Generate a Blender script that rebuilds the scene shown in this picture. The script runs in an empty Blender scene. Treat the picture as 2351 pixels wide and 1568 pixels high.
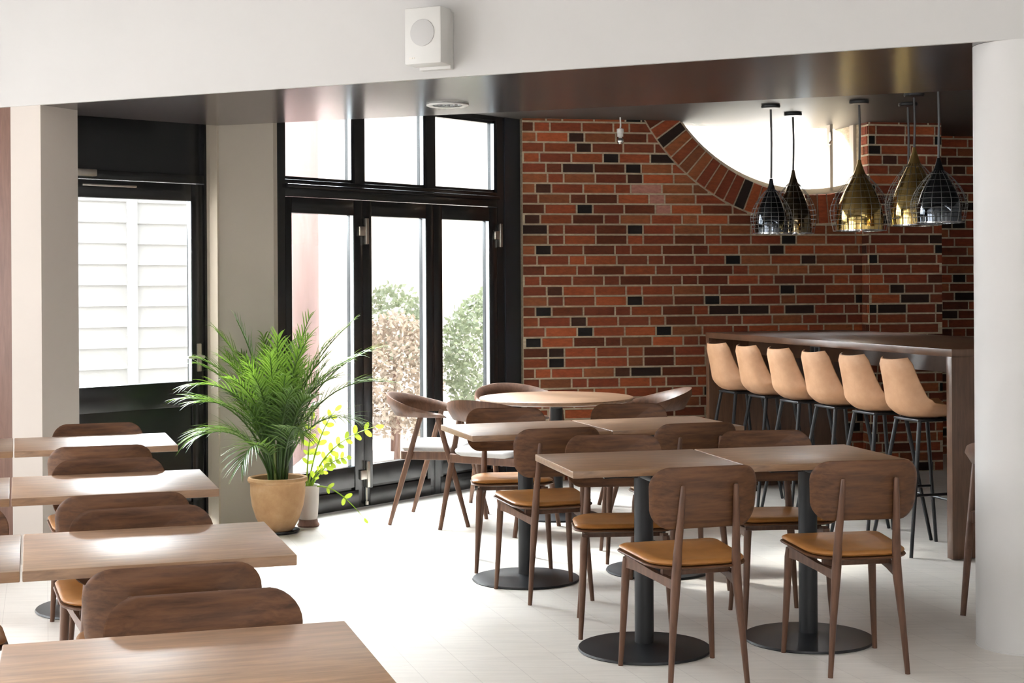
import bpy, bmesh, math, random
from math import sin, cos, pi, radians as R, sqrt
from mathutils import Vector as V, Matrix

sc = bpy.context.scene
col = sc.collection

# ------------------------------------------------------------------ camera
FPX, EYE = 3500.0, 1.47
cam = bpy.data.cameras.new('camera')
cam.sensor_fit = 'HORIZONTAL'; cam.sensor_width = 36.0
cam.lens = FPX * 36.0 / 2351.0
cam.shift_y = -(784.0 - 645.0) / 2351.0
cam.clip_start = 0.05; cam.clip_end = 200
co = bpy.data.objects.new('camera', cam); col.objects.link(co)
s_, c_ = 0.006, sqrt(1 - 0.006 ** 2)
co.matrix_world = Matrix(((c_, s_, 0, 0), (0, 0, -1, 0), (-s_, c_, 0, EYE), (0, 0, 0, 1)))
sc.camera = co

# ------------------------------------------------------------------ light
w = bpy.data.worlds.new('world'); sc.world = w; w.use_nodes = True
wt = w.node_tree; bg = wt.nodes['Background']
# hazy sky, brightest high up behind the glazed doors
SKY_BASE, SKY_GLOW, SKY_POW = 4.0, 150.0, 6.0
tc = wt.nodes.new('ShaderNodeTexCoord'); dt = wt.nodes.new('ShaderNodeVectorMath'); dt.operation = 'DOT_PRODUCT'
dt.inputs[1].default_value = V((-0.36, 0.66, 0.66)).normalized()
mxn = wt.nodes.new('ShaderNodeMath'); mxn.operation = 'MAXIMUM'; mxn.inputs[1].default_value = 0.0
pw = wt.nodes.new('ShaderNodeMath'); pw.operation = 'POWER'; pw.inputs[1].default_value = SKY_POW
ml = wt.nodes.new('ShaderNodeMath'); ml.operation = 'MULTIPLY_ADD'; ml.inputs[1].default_value = SKY_GLOW; ml.inputs[2].default_value = SKY_BASE
wt.links.new(tc.outputs['Generated'], dt.inputs[0]); wt.links.new(dt.outputs['Value'], mxn.inputs[0])
wt.links.new(mxn.outputs[0], pw.inputs[0]); wt.links.new(pw.outputs[0], ml.inputs[0]); wt.links.new(ml.outputs[0], bg.inputs['Strength'])
bg.inputs['Color'].default_value = (0.94, 0.97, 1.0, 1)

def area(name, loc, rot, sx, sy, power, color=(1, 1, 1)):
    l = bpy.data.lights.new(name, 'AREA'); l.shape = 'RECTANGLE'; l.size = sx; l.size_y = sy
    l.energy = power; l.color = color
    o = bpy.data.objects.new(name, l); col.objects.link(o); o.location = loc; o.rotation_euler = rot
    return o
# daylight outside the tall windows in the left wall and in the wall behind the camera
area('daylight_left', (-4.95, 5.5, 1.65), (0, -pi / 2, 0), 2.1, 5.6, 60, (1.0, 0.985, 0.97))
area('daylight_back', (0.8, -3.35, 1.65), (pi / 2, 0, 0), 2.4, 1.5, 25, (1.0, 0.95, 0.9))
sun = bpy.data.lights.new('sun', 'SUN'); sun.energy = 4.0; sun.angle = R(2.0); sun.color = (1, 0.95, 0.88)
so = bpy.data.objects.new('sun', sun); col.objects.link(so)
so.rotation_euler = V((0.62, -0.60, -0.62)).to_track_quat('-Z', 'Y').to_euler()

sc.view_settings.view_transform = 'Standard'; sc.view_settings.look = 'None'
sc.view_settings.gamma = 1.0; sc.view_settings.use_curve_mapping = False
sc.view_settings.exposure = 0.30

# ------------------------------------------------------------------ helpers
def tag(o, label=None, cat=None, group=None, kind=None):
    if label: o['label'] = label
    if cat: o['category'] = cat
    if group: o['group'] = group
    if kind: o['kind'] = kind
    return o

def empty(name, loc=(0, 0, 0), rz=0, label=None, cat=None, group=None, kind=None):
    o = bpy.data.objects.new(name, None); col.objects.link(o)
    o.empty_display_size = 0.1
    o.location = loc; o.rotation_euler = (0, 0, rz)
    return tag(o, label, cat, group, kind)

def copy_tree(o, parent=None):
    c = o.copy(); col.objects.link(c); c.parent = parent
    for ch in o.children: copy_tree(ch, c)
    return c

class MB:
    """collects shapes, then links them as ONE mesh object"""
    def __init__(self): self.bm = bmesh.new()
    def box(self, x0, x1, y0, y1, z0, z1, bev=0.0, M=None, seg=2):
        b = bmesh.new(); bmesh.ops.create_cube(b, size=1)
        for v in b.verts:
            v.co = V(((x0 + x1) / 2 + v.co.x * (x1 - x0), (y0 + y1) / 2 + v.co.y * (y1 - y0), (z0 + z1) / 2 + v.co.z * (z1 - z0)))
        if bev > 0:
            bmesh.ops.bevel(b, geom=b.edges[:], offset=bev, segments=seg, affect='EDGES', profile=0.5)
        if M is not None: b.transform(M)
        self.join(b); return self
    def join(self, b):
        m = bpy.data.meshes.new('t'); b.to_mesh(m); b.free(); self.bm.from_mesh(m); bpy.data.meshes.remove(m)
    def tube(self, pts, rads, n=12, squash=1.0):
        pts = [V(p) for p in pts]
        if not hasattr(rads, '__len__'): rads = [rads] * len(pts)
        bm = self.bm; rings = []; up = None
        for i, p in enumerate(pts):
            t = (pts[min(i + 1, len(pts) - 1)] - pts[max(i - 1, 0)]).normalized()
            if up is None:
                up = V((1, 0, 0)) if abs(t.x) < 0.8 else V((0, 1, 0))
            a = (up - t * up.dot(t)).normalized(); b = t.cross(a); up = a
            rings.append([bm.verts.new(p + (a * cos(2 * pi * k / n) + b * sin(2 * pi * k / n) * squash) * rads[i]) for k in range(n)])
        for r0, r1 in zip(rings, rings[1:]):
            for k in range(n): bm.faces.new((r0[k], r0[(k + 1) % n], r1[(k + 1) % n], r1[k]))
        bm.faces.new(rings[0][::-1]); bm.faces.new(rings[-1]); return self
    def lathe(self, prof, n=32, loc=(0, 0, 0), caps=True):
        bm = self.bm; rings = []
        for r, z in prof:
            if r < 1e-5: rings.append([bm.verts.new((loc[0], loc[1], loc[2] + z))])
            else: rings.append([bm.verts.new((loc[0] + r * cos(2 * pi * k / n), loc[1] + r * sin(2 * pi * k / n), loc[2] + z)) for k in range(n)])
        for a, b in zip(rings, rings[1:]):
            for k in range(n):
                q = [a[k % len(a)], a[(k + 1) % n % len(a)], b[(k + 1) % n % len(b)], b[k % len(b)]]
                q = list(dict.fromkeys(q))
                if len(q) > 2: bm.faces.new(q)
        if caps:
            if len(rings[0]) > 1: bm.faces.new(rings[0][::-1])
            if len(rings[-1]) > 1: bm.faces.new(rings[-1])
        return self
    def prism(self, poly, z0, z1):
        bm = self.bm
        a = [bm.verts.new((x, y, z0)) for x, y in poly]; b = [bm.verts.new((x, y, z1)) for x, y in poly]
        n = len(poly); bm.faces.new(a[::-1]); bm.faces.new(b)
        for k in range(n): bm.faces.new((a[k], a[(k + 1) % n], b[(k + 1) % n], b[k]))
        return self
    def prism_y(self, poly, y0, y1):
        """outline in (x, z) pushed through in y"""
        bm = self.bm
        a = [bm.verts.new((x, y0, z)) for x, z in poly]; b = [bm.verts.new((x, y1, z)) for x, z in poly]
        n = len(poly); bm.faces.new(a); bm.faces.new(b[::-1])
        for k in range(n): bm.faces.new((a[k], b[k], b[(k + 1) % n], a[(k + 1) % n]))
        return self
    def plate(self, outline, fn, scales=(0.0, 0.35, 0.7, 0.93, 0.985, 1.0)):
        """rounded plate: outline (2-D) -> fn(x, y, side, edge) gives 3-D; side +1 / -1, edge 0 in the middle of the face, 1 at the rim"""
        bm = self.bm; n = len(outline); lay = {}
        for side in (1, -1):
            rings = []
            for s in scales[:-1]:
                e = max(0.0, (s - 0.93) / 0.07)
                if s == 0: rings.append([bm.verts.new(fn(0, 0, side, 0))])
                else: rings.append([bm.verts.new(fn(x * s, y * s, side, e)) for x, y in outline])
            lay[side] = rings
        rim = [bm.verts.new(fn(x, y, 0, 1)) for x, y in outline]
        for side in (1, -1):
            rings = lay[side] + [rim]
            for a, b in zip(rings, rings[1:]):
                for k in range(n):
                    q = list(dict.fromkeys([a[k % len(a)], a[(k + 1) % n % len(a)], b[(k + 1) % n], b[k]]))
                    bm.faces.new(q if side > 0 else q[::-1])
        return self
    def grid(self, P, loop=False, both=False):
        bm = self.bm; vs = [[bm.verts.new(p) for p in row] for row in P]
        m = len(vs); 
        for i in range(m if loop else m - 1):
            a, b = vs[i], vs[(i + 1) % m]
            for j in range(len(a) - 1): bm.faces.new((a[j], a[j + 1], b[j + 1], b[j]))
        return vs
    def build(self, name, mat, parent=None, smooth=35, **kw):
        bm = self.bm
        bmesh.ops.recalc_face_normals(bm, faces=bm.faces[:])
        for f in bm.faces: f.smooth = True
        me = bpy.data.meshes.new(name); bm.to_mesh(me); bm.free()
        me.set_sharp_from_angle(angle=R(smooth))
        me.materials.append(mat)
        o = bpy.data.objects.new(name, me); col.objects.link(o)
        if parent: o.parent = parent
        return tag(o, **kw)

def rrect(hx, hy, r, n=6, rt=None, rb=None):
    """rounded rectangle outline, radius rt on the +y corners and rb on the -y corners"""
    rt = r if rt is None else rt; rb = r if rb is None else rb; pts = []
    for cx, cy, a0, q in ((1, 1, 0, rt), (-1, 1, 90, rt), (-1, -1, 180, rb), (1, -1, 270, rb)):
        for k in range(n + 1):
            a = R(a0 + 90 * k / n); pts.append((cx * (hx - q) + q * cos(a), cy * (hy - q) + q * sin(a)))
    return pts

def rot2(x, y, a): return (x * cos(a) - y * sin(a), x * sin(a) + y * cos(a))

# ------------------------------------------------------------------ materials
def mat(name, colr, rough=0.5, metal=0.0, spec=0.5, **kw):
    m = bpy.data.materials.new(name); m.use_nodes = True
    p = m.node_tree.nodes['Principled BSDF']
    p.inputs['Base Color'].default_value = (*colr, 1); p.inputs['Roughness'].default_value = rough
    p.inputs['Metallic'].default_value = metal; p.inputs['Specular IOR Level'].default_value = spec
    for k, v in kw.items(): p.inputs[k.replace('_', ' ')].default_value = v
    return m
def nd(m, t, **kw):
    n = m.node_tree.nodes.new(t)
    for k, v in kw.items(): setattr(n, k, v)
    return n
def lk(m, a, b): m.node_tree.links.new(a, b)
def prin(m): return m.node_tree.nodes['Principled BSDF']
def ramp(m, fac, stops):
    r = nd(m, 'ShaderNodeValToRGB'); e = r.color_ramp.elements
    while len(e) < len(stops): e.new(0.5)
    for i, (p, c) in enumerate(stops): e[i].position = p; e[i].color = (*c, 1)
    lk(m, fac, r.inputs[0]); return r.outputs[0]
def noise(m, vec, scale, detail=4, rough=0.55, dist=0.0):
    n = nd(m, 'ShaderNodeTexNoise'); n.inputs['Scale'].default_value = scale; n.inputs['Detail'].default_value = detail
    n.inputs['Roughness'].default_value = rough; n.inputs['Distortion'].default_value = dist
    if vec is not None: lk(m, vec, n.inputs['Vector'])
    return n.outputs['Fac']
def mapping(m, scale, rot=(0, 0, 0), src='Object'):
    t = nd(m, 'ShaderNodeTexCoord'); mp = nd(m, 'ShaderNodeMapping')
    mp.inputs['Scale'].default_value = scale; mp.inputs['Rotation'].default_value = rot
    lk(m, t.outputs[src], mp.inputs['Vector']); return mp.outputs[0]
def bump(m, fac, strength, dist=0.002):
    b = nd(m, 'ShaderNodeBump'); b.inputs['Strength'].default_value = strength; b.inputs['Distance'].default_value = dist
    lk(m, fac, b.inputs['Height']); lk(m, b.outputs[0], prin(m).inputs['Normal'])
def wood(name, dark, light, stretch, rough=0.35, sc_=9.0, spec=0.5, bumps=0.08):
    m = mat(name, light, rough, spec=spec); v = mapping(m, stretch)
    f = noise(m, v, sc_, 6, 0.62, 0.35)
    lk(m, ramp(m, f, [(0.28, dark), (0.72, light)]), prin(m).inputs['Base Color'])
    if bumps: bump(m, noise(m, v, sc_ * 4, 3, 0.6), bumps)
    return m

WALN = ((0.043, 0.0165, 0.0065), (0.130, 0.057, 0.025))
M = {}
M['table'] = wood('table walnut', (0.115, 0.057, 0.026), (0.315, 0.178, 0.092), (1.2, 9, 9), 0.38, 5.0, 0.5, 0.0)
prin(M['table']).inputs['Coat Weight'].default_value = 0.5; prin(M['table']).inputs['Coat Roughness'].default_value = 0.42
M['plate'] = wood('chair walnut veneer', *WALN, (1.2, 9, 12), 0.45, 5.0, 0.3)
M['leg'] = wood('chair walnut legs', (0.058, 0.026, 0.014), (0.135, 0.064, 0.036), (9, 9, 1.0), 0.45, 5.0, 0.35)
M['bar'] = wood('bar walnut', (0.058, 0.027, 0.014), (0.135, 0.068, 0.038), (9, 1.0, 1.0), 0.30, 5.0, 0.5)
M['strip'] = wood('brown wood panel', (0.10, 0.05, 0.035), (0.17, 0.09, 0.065), (9, 9, 1), 0.5, 5)
def leather(name, c0, c1, rough):
    m = mat(name, c1, rough); v = mapping(m, (1, 1, 1))
    lk(m, ramp(m, noise(m, v, 11, 5, 0.6), [(0.3, c0), (0.7, c1)]), prin(m).inputs['Base Color'])
    bump(m, noise(m, v, 260, 2), 0.12, 0.001); return m
M['cognac'] = leather('cognac leather', (0.27, 0.110, 0.025), (0.37, 0.165, 0.045), 0.38)
M['tan'] = leather('tan leather', (0.46, 0.245, 0.125), (0.58, 0.33, 0.185), 0.5)
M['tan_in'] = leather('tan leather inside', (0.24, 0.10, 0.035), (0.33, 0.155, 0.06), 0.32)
M['pad'] = leather('pale seat fabric', (0.55, 0.54, 0.53), (0.68, 0.67, 0.66), 0.6)
M['black'] = mat('black steel', (0.010, 0.011, 0.013), 0.40, spec=0.4)
M['blackpipe'] = mat('black stool legs', (0.008, 0.009, 0.011), 0.35, spec=0.4)
def paint(name, c, rough=0.8, var=0.04, spec=0.3):
    m = mat(name, c, rough, spec=spec); v = mapping(m, (1, 1, 1))
    lo = tuple(x * (1 - var) for x in c)
    lk(m, ramp(m, noise(m, v, 1.6, 5, 0.6), [(0.3, lo), (0.7, c)]), prin(m).inputs['Base Color'])
    bump(m, noise(m, v, 140, 2), 0.04, 0.001); return m
M['white'] = paint('white wall paint', (0.50, 0.487, 0.472))
M['pillar'] = paint('warm pillar paint', (0.50, 0.452, 0.41))
M['beige'] = paint('beige wall paint', (0.42, 0.375, 0.318))
M['trimbeige'] = paint('beige trim paint', (0.50, 0.435, 0.35), 0.5)
M['column'] = paint('grey column paint', (0.60, 0.585, 0.57), 0.55)
M['upceil'] = paint('dark grey brown ceiling paint', (0.060, 0.052, 0.048), 0.48, 0.1, 0.4)
M['soffit'] = paint('dark brown ceiling paint', (0.055, 0.043, 0.041), 0.20, 0.12, 0.6)
M['frame'] = mat('black door lacquer', (0.013, 0.013, 0.014), 0.24, spec=0.5)
M['frameb'] = mat('dark blue black lacquer', (0.020, 0.022, 0.028), 0.22, spec=0.5)
M['alu'] = mat('satin aluminium bead', (0.72, 0.80, 0.86), 0.4, 0.6)  # pale blue colour stands in for sky reflected in the black reveals
M['metal'] = mat('brushed nickel', (0.62, 0.58, 0.52), 0.35, 1.0)
M['chrome'] = mat('polished chrome', (0.75, 0.75, 0.76), 0.12, 1.0)
M['brass'] = mat('gold mirrored glass', (0.80, 0.56, 0.20), 0.09, 1.0)
M['smoke'] = mat('black mirrored glass', (0.10, 0.11, 0.125), 0.07, 1.0)
M['bronze'] = mat('bronze mirrored glass', (0.22, 0.17, 0.10), 0.08, 1.0)
M['wire'] = mat('cage wire', (0.17, 0.16, 0.155), 0.35, 0.7)
M['cord'] = mat('lamp cord', (0.03, 0.028, 0.028), 0.35)
M['plastic'] = mat('white plastic', (0.74, 0.73, 0.70), 0.45)
M['grille'] = mat('speaker grille', (0.43, 0.42, 0.41), 0.7)
M['speaker'] = mat('off white speaker plastic', (0.55, 0.54, 0.515), 0.5)
M['dark'] = mat('black plastic', (0.010, 0.010, 0.011), 0.4)
M['grey'] = mat('grey plastic', (0.20, 0.21, 0.22), 0.4)
M['soil'] = mat('potting soil', (0.03, 0.02, 0.014), 0.95)

def glass():
    m = bpy.data.materials.new('window glass'); m.use_nodes = True; t = m.node_tree; t.nodes.clear()
    o = t.nodes.new('ShaderNodeOutputMaterial'); mx = t.nodes.new('ShaderNodeMixShader')
    tr = t.nodes.new('ShaderNodeBsdfTransparent'); gl = t.nodes.new('ShaderNodeBsdfGlossy'); fr = t.nodes.new('ShaderNodeLayerWeight')
    tr.inputs[0].default_value = (0.96, 0.98, 0.98, 1); gl.inputs['Roughness'].default_value = 0.02; fr.inputs[0].default_value = 0.10
    t.links.new(fr.outputs['Facing'], mx.inputs[0]); t.links.new(tr.outputs[0], mx.inputs[1]); t.links.new(gl.outputs[0], mx.inputs[2])
    t.links.new(mx.outputs[0], o.inputs[0]); return m
M['glass'] = glass()

def floor_mat():
    m = mat('pale oak floor boards', (0.5, 0.45, 0.4), 0.36, spec=0.45)
    v = mapping(m, (1, 1, 1), (0, 0, R(-107)))
    b = nd(m, 'ShaderNodeTexBrick'); lk(m, v, b.inputs['Vector'])
    b.inputs['Scale'].default_value = 1.0; b.inputs['Brick Width'].default_value = 1.9; b.inputs['Row Height'].default_value = 0.19
    b.inputs['Mortar Size'].default_value = 0.0016; b.inputs['Mortar Smooth'].default_value = 0.2; b.inputs['Bias'].default_value = 0.0
    b.offset = 0.37
    b.inputs['Color1'].default_value = (0.73, 0.69, 0.64, 1); b.inputs['Color2'].default_value = (0.69, 0.65, 0.60, 1)
    b.inputs['Mortar'].default_value = (0.58, 0.54, 0.50, 1)
    v2 = mapping(m, (1.0, 12, 1), (0, 0, R(-107)))
    f = noise(m, v2, 3.0, 6, 0.65, 0.3)
    g = ramp(m, f, [(0.25, (0.85, 0.845, 0.84)), (0.75, (1.06, 1.055, 1.05))])
    mx = nd(m, 'ShaderNodeMix', data_type='RGBA', blend_type='MULTIPLY'); mx.inputs[0].default_value = 1.0
    lk(m, b.outputs['Color'], mx.inputs[6]); lk(m, g, mx.inputs[7]); lk(m, mx.outputs[2], prin(m).inputs['Base Color'])
    bump(m, f, 0.06); return m
M['floor'] = floor_mat()

def brick_mat():
    m = mat('brick wall', (0.3, 0.1, 0.05), 0.85, spec=0.25)
    a = nd(m, 'ShaderNodeVertexColor', layer_name='Col')
    v = mapping(m, (1.0, 1.0, 2.6)); f = noise(m, v, 22, 5, 0.65)
    g = ramp(m, f, [(0.25, (0.62, 0.58, 0.55)), (0.7, (1.12, 1.1, 1.08))])
    mx = nd(m, 'ShaderNodeMix', data_type='RGBA', blend_type='MULTIPLY'); mx.inputs[0].default_value = 1.0
    lk(m, a.outputs['Color'], mx.inputs[6]); lk(m, g, mx.inputs[7]); lk(m, mx.outputs[2], prin(m).inputs['Base Color'])
    bump(m, noise(m, v, 60, 4), 0.35, 0.004); return m
M['brick'] = brick_mat()
def terracotta():
    m = mat('terracotta', (0.5, 0.3, 0.16), 0.75, spec=0.3); v = mapping(m, (1, 1, 1))
    lk(m, ramp(m, noise(m, v, 7, 6, 0.65), [(0.25, (0.30, 0.155, 0.070)), (0.55, (0.40, 0.235, 0.115)), (0.8, (0.48, 0.32, 0.19))]), prin(m).inputs['Base Color'])
    bump(m, noise(m, v, 90, 3), 0.15, 0.002); return m
M['terra'] = terracotta()
M['potgrey'] = paint('pale grey pot', (0.50, 0.45, 0.41), 0.7)
def leaf(name, c0, c1, trans):
    m = mat(name, c1, 0.4, spec=0.5); v = mapping(m, (1, 1, 1))
    cc = ramp(m, noise(m, v, 5, 3), [(0.3, c0), (0.7, c1)])
    lk(m, cc, prin(m).inputs['Base Color'])
    t = nd(m, 'ShaderNodeBsdfTranslucent'); t.inputs[0].default_value = (*trans, 1)
    mx = nd(m, 'ShaderNodeMixShader'); mx.inputs[0].default_value = 0.30
    out = m.node_tree.nodes['Material Output']
    lk(m, prin(m).outputs[0], mx.inputs[1]); lk(m, t.outputs[0], mx.inputs[2]); lk(m, mx.outputs[0], out.inputs[0]); return m
M['palm'] = leaf('palm leaf', (0.018, 0.045, 0.007), (0.048, 0.100, 0.016), (0.16, 0.28, 0.025))
M['palmstem'] = mat('palm stem', (0.12, 0.16, 0.035), 0.5)
M['zz'] = leaf('fresh green leaf', (0.10, 0.20, 0.015), (0.20, 0.33, 0.03), (0.62, 0.75, 0.06))
M['bush'] = leaf('garden bush leaf', (0.17, 0.20, 0.135), (0.25, 0.28, 0.21), (0.3, 0.36, 0.2))
M['bushb'] = leaf('dry garden bush leaf', (0.26, 0.205, 0.165), (0.34, 0.28, 0.23), (0.4, 0.32, 0.24))
M['fence'] = paint('whitewashed fence boards', (0.30, 0.29, 0.285), 0.8, 0.1)
M['stone'] = paint('pale stone wall', (0.84, 0.80, 0.77), 0.9, 0.30)
M['pink'] = paint('pink plaster', (0.34, 0.235, 0.23), 0.9, 0.2)
M['paving'] = paint('pale garden paving', (0.78, 0.76, 0.73), 0.9, 0.2)

# ------------------------------------------------------------------ the room
ZS, ZU = 2.40, 2.657            # underside of the low ceiling, upper ceiling at the brick wall
DOOR0, DOORA = (-1.43, 9.355), R(51.35)
LEFT0, LEFTA = (-2.44, 8.76), R(45)
BRK0, BRKA = (0.08, 11.13), R(11.5)
BEAM0, BEAMA = (-2.45, 7.91), math.atan2(-1.92, 4.28)
def on(p0, a, s, d=0.0):
    x, y = rot2(s, d, a); return (p0[0] + x, p0[1] + y)

b = MB(); b.box(-5.0, 6.5, -3.6, 9.2, -0.1, 0)
b.prism([(-5.0, 9.2), (-2.0, 9.2), on(DOOR0, DOORA, -0.02, 0.05), on(DOOR0, DOORA, 2.42, 0.05), on(BRK0, BRKA, 0.3, 0.2), on(BRK0, BRKA, 2.9, 0.55), on(BRK0, BRKA, 3.0, 1.05), on(BRK0, BRKA, 7.2, 1.05), (6.5, 9.2)], -0.1, 0)
b.build('floor', M['floor'], label='pale oak plank floor under the tables', cat='floor', kind='structure')

# front room shell (behind and beside the camera)
def win_wall(name, label, M4, L, H, openings, mt):
    """wall in local x (0..L), z (0..H), thickness 0.2 behind, with openings (x0,x1,z0,z1)"""
    b = MB(); x = 0.0
    for (x0, x1, z0, z1) in openings:
        b.box(x, x0, 0, 0.2, 0, H); b.box(x0, x1, 0, 0.2, 0, z0); b.box(x0, x1, 0, 0.2, z1, H); x = x1
    b.box(x, L, 0, 0.2, 0, H)
    o = b.build(name, mt, label=label, cat='wall', kind='structure'); o.matrix_world = M4; return o
ops = [(1.6, 3.2, 0.9, 2.5), (4.4, 6.9, 0.6, 2.7), (7.2, 9.0, 0.6, 2.6)]
Mleft = Matrix.Translation((-4.6, -1.6, 0)) @ Matrix.Rotation(pi / 2, 4, 'Z')
win_wall('wall_left', 'white wall with tall windows left of the tables', Mleft, 10.4, 3.4, ops, M['white'])
Mback = Matrix.Translation((5.6, -3.0, 0)) @ Matrix.Rotation(pi, 4, 'Z')
ob = [(3.6, 6.0, 0.9, 2.4)]
win_wall('wall_back', 'white wall with a wide window behind the seating', Mback, 10.4, 3.4, ob, M['white'])
b = MB(); b.box(5.4, 5.6, -3.0, 13.5, 0, 3.4); b.build('wall_right', M['white'], label='plain white wall beyond the column', cat='wall', kind='structure')
b = MB(); b.box(-4.8, -4.6, -3.2, -1.6, 0, 3.4); b.build('wall_corner', M['white'], label='short white wall at the room corner', cat='wall', kind='structure')
k = 5
for Mx, oo in ((Mleft, ops), (Mback, ob)):
    for (x0, x1, z0, z1) in oo:
        r = empty('window_%d' % k, kind='structure', label='tall white framed window in the outer wall, outside the view', cat='window', group='outer wall windows'); r.matrix_world = Mx; k += 1
        f = MB()
        for a, c, d, e in ((x0, x1, z0, z0 + .06), (x0, x1, z1 - .06, z1), (x0, x0 + .06, z0 + .06, z1 - .06), (x1 - .06, x1, z0 + .06, z1 - .06)): f.box(a, c, 0.07, 0.13, d, e)
        f.build('window_frame', M['white'], r)
SK = (-0.4, 2.6, 2.1, 3.15)                              # unseen skylight, added to brighten floor and tables; x0, x1, y0, y1
b = MB(); b.prism([(-4.8, -3.2), (5.6, -3.2), (5.6, SK[2]), (-4.8, SK[2])], 3.4, 3.5)
b.prism([(-4.8, SK[2]), (SK[0], SK[2]), (SK[0], SK[3]), (-4.8, SK[3])], 3.4, 3.5); b.prism([(SK[1], SK[2]), (5.6, SK[2]), (5.6, SK[3]), (SK[1], SK[3])], 3.4, 3.5)
b.prism([(-4.8, SK[3]), (5.6, SK[3]), on(BEAM0, BEAMA, 8.7, -0.0), on(BEAM0, BEAMA, -2.4, -0.0)], 3.4, 3.5)
b.build('ceiling', M['white'], label='white ceiling of the front room with a skylight', cat='ceiling', kind='structure')

r = empty('window_8', (0, 0, 0), kind='structure', label='flat roof light in the white ceiling, outside the view', cat='window')
b = MB()
for x0, x1, y0, y1 in ((SK[0], SK[0] + .05, SK[2], SK[3]), (SK[1] - .05, SK[1], SK[2], SK[3]), (SK[0] + .05, SK[1] - .05, SK[2], SK[2] + .05), (SK[0] + .05, SK[1] - .05, SK[3] - .05, SK[3])): b.box(x0, x1, y0, y1, 3.41, 3.55)
b.build('window_frame', M['white'], r)

# white beam over the opening, low dark ceiling behind it, upper dark ceiling by the brick wall
BM = Matrix.Translation((*BEAM0, 0)) @ Matrix.Rotation(BEAMA, 4, 'Z')
b = MB(); b.box(-2.6, 8.8, 0, 0.16, ZS + .125, 3.5); b.box(-2.6, 8.8, 0, 0.022, ZS - .001, ZS + .125)
o = b.build('beam', M['white'], label='wide white beam across the room above the opening', cat='beam', kind='structure'); o.matrix_world = BM
fs0, fs1 = (-1.40, 8.90), (1.80, 7.71)
fdir = V((fs1[0] - fs0[0], fs1[1] - fs0[1])).normalized()
far = lambda t: (fs0[0] + fdir.x * t, fs0[1] + fdir.y * t)
b = MB(); b.prism([on(BEAM0, BEAMA, -0.1, 0.022), on(BEAM0, BEAMA, 8.6, 0.022), far(7.2), far(-0.36), (-2.38, 8.45), (-2.9, 8.45)], ZS, ZS + 0.12)
b.build('ceiling_low', M['soffit'], label='low dark brown ceiling behind the white beam', cat='ceiling', kind='structure')
b = MB(); b.prism([(-3.2, 8.2), far(7.2), (6.5, 13.5), (0.0, 13.5), (-3.2, 9.0)][:2] + [(6.5, 13.8), on(BRK0, BRKA, 3.0, 1.15), on(BRK0, BRKA, 2.6, 0.4), on(BRK0, BRKA, 0, 0.3), on(DOOR0, DOORA, -.02, .08), (-1.9, 9.5), (-2.9, 8.5)], ZU, ZU + 0.1)
b.build('ceiling_upper', M['upceil'], label='raised dark ceiling beside the brick wall', cat='ceiling', kind='structure')

# wall under the beam at the left, with a brown wooden panel at its outer end
b = MB(); b.box(-0.20, 0.0, 0.012, 0.30, 0, ZS)
o = b.build('pillar', M['pillar'], label='pale square pillar under the left end of the beam', cat='pillar', kind='structure'); o.matrix_world = BM
b = MB(); b.box(-2.3, -0.52, 0.012, 0.30, 0, ZS)
o = b.build('wall_side', M['pillar'], label='pale wall under the beam beyond the brown panel', cat='wall', kind='structure'); o.matrix_world = BM
b = MB(); b.box(-0.52, -0.20, 0.02, 0.28, 0, ZS, 0.003)
o = b.build('wall_panel', M['strip'], label='brown wooden wall panel left of the pale pillar', cat='wall panel', kind='structure'); o.matrix_world = BM
b = MB(); b.prism([(-2.82, 8.22), (-2.62, 8.14), (-2.52, 8.40), (-2.635, 8.575), (-2.72, 8.66), (-2.95, 8.5)], 0, ZU)
b.build('wall_link', M['frame'], label='dark wall between the pillar and the glazed door', cat='wall', kind='structure')
# beige pier between the two glazed walls
b = MB(); b.prism([(-1.79, 9.262), (-1.455, 9.318), (-1.428, 9.36), (-1.50, 9.46), (-1.80, 9.52), (-1.865, 9.40)], 0, ZU)
b.build('wall_pier', M['beige'], label='beige wall between the glazed door and the folding doors', cat='wall', kind='structure')
b = MB(); b.prism([(-1.866, 9.33), (-1.842, 9.318), (-1.838, 9.40), (-1.862, 9.41)], 0, ZU - .01); b.prism([(-1.840, 9.292), (-1.786, 9.250), (-1.778, 9.262), (-1.80, 9.31), (-1.832, 9.34)], 0, ZU - .01)
b.build('trim_1', M['trimbeige'], label='slim beige upright trim beside the glazed door', cat='trim', kind='structure')

# glazed door at the left: dark lower panel, one big pane, dark panel above
dr = empty('door_1', (*LEFT0, 0), LEFTA, kind='structure', label='black glazed door with one large pane between pillar and beige wall', cat='door')
b = MB(); b.box(-0.27, -0.20, 0, 0.09, 0, ZU); b.box(0.795, 0.85, 0, 0.09, 0, ZU); b.box(-0.20, 0.795, 0, 0.09, 2.075, 2.125, .003)
b.build('door_frame', M['frame'], dr)
b = MB(); b.box(-0.20, 0.795, 0.03, 0.08, 2.125, ZU); b.build('upper_panel', M['frame'], dr)
b = MB(); b.box(-0.197, -0.09, 0.008, 0.062, 0.01, 2.07, .003); b.box(0.707, 0.792, 0.008, 0.062, 0.01, 2.07, .003)
b.box(-0.09, 0.707, 0.008, 0.062, 1.967, 2.07, .003); b.box(-0.09, 0.707, 0.008, 0.062, 0.72, 0.873, .003); b.box(-0.09, 0.707, 0.008, 0.062, 0.01, 0.14, .003)
b.build('door_leaf', M['frame'], dr)
b = MB(); b.box(-0.09, 0.707, 0.02, 0.05, 0.14, 0.72); b.build('lower_panel', M['frame'], dr)
b = MB(); b.box(-0.09, 0.707, 0.042, 0.048, 0.873, 1.967); b.build('glass_pane', M['glass'], dr)
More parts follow.
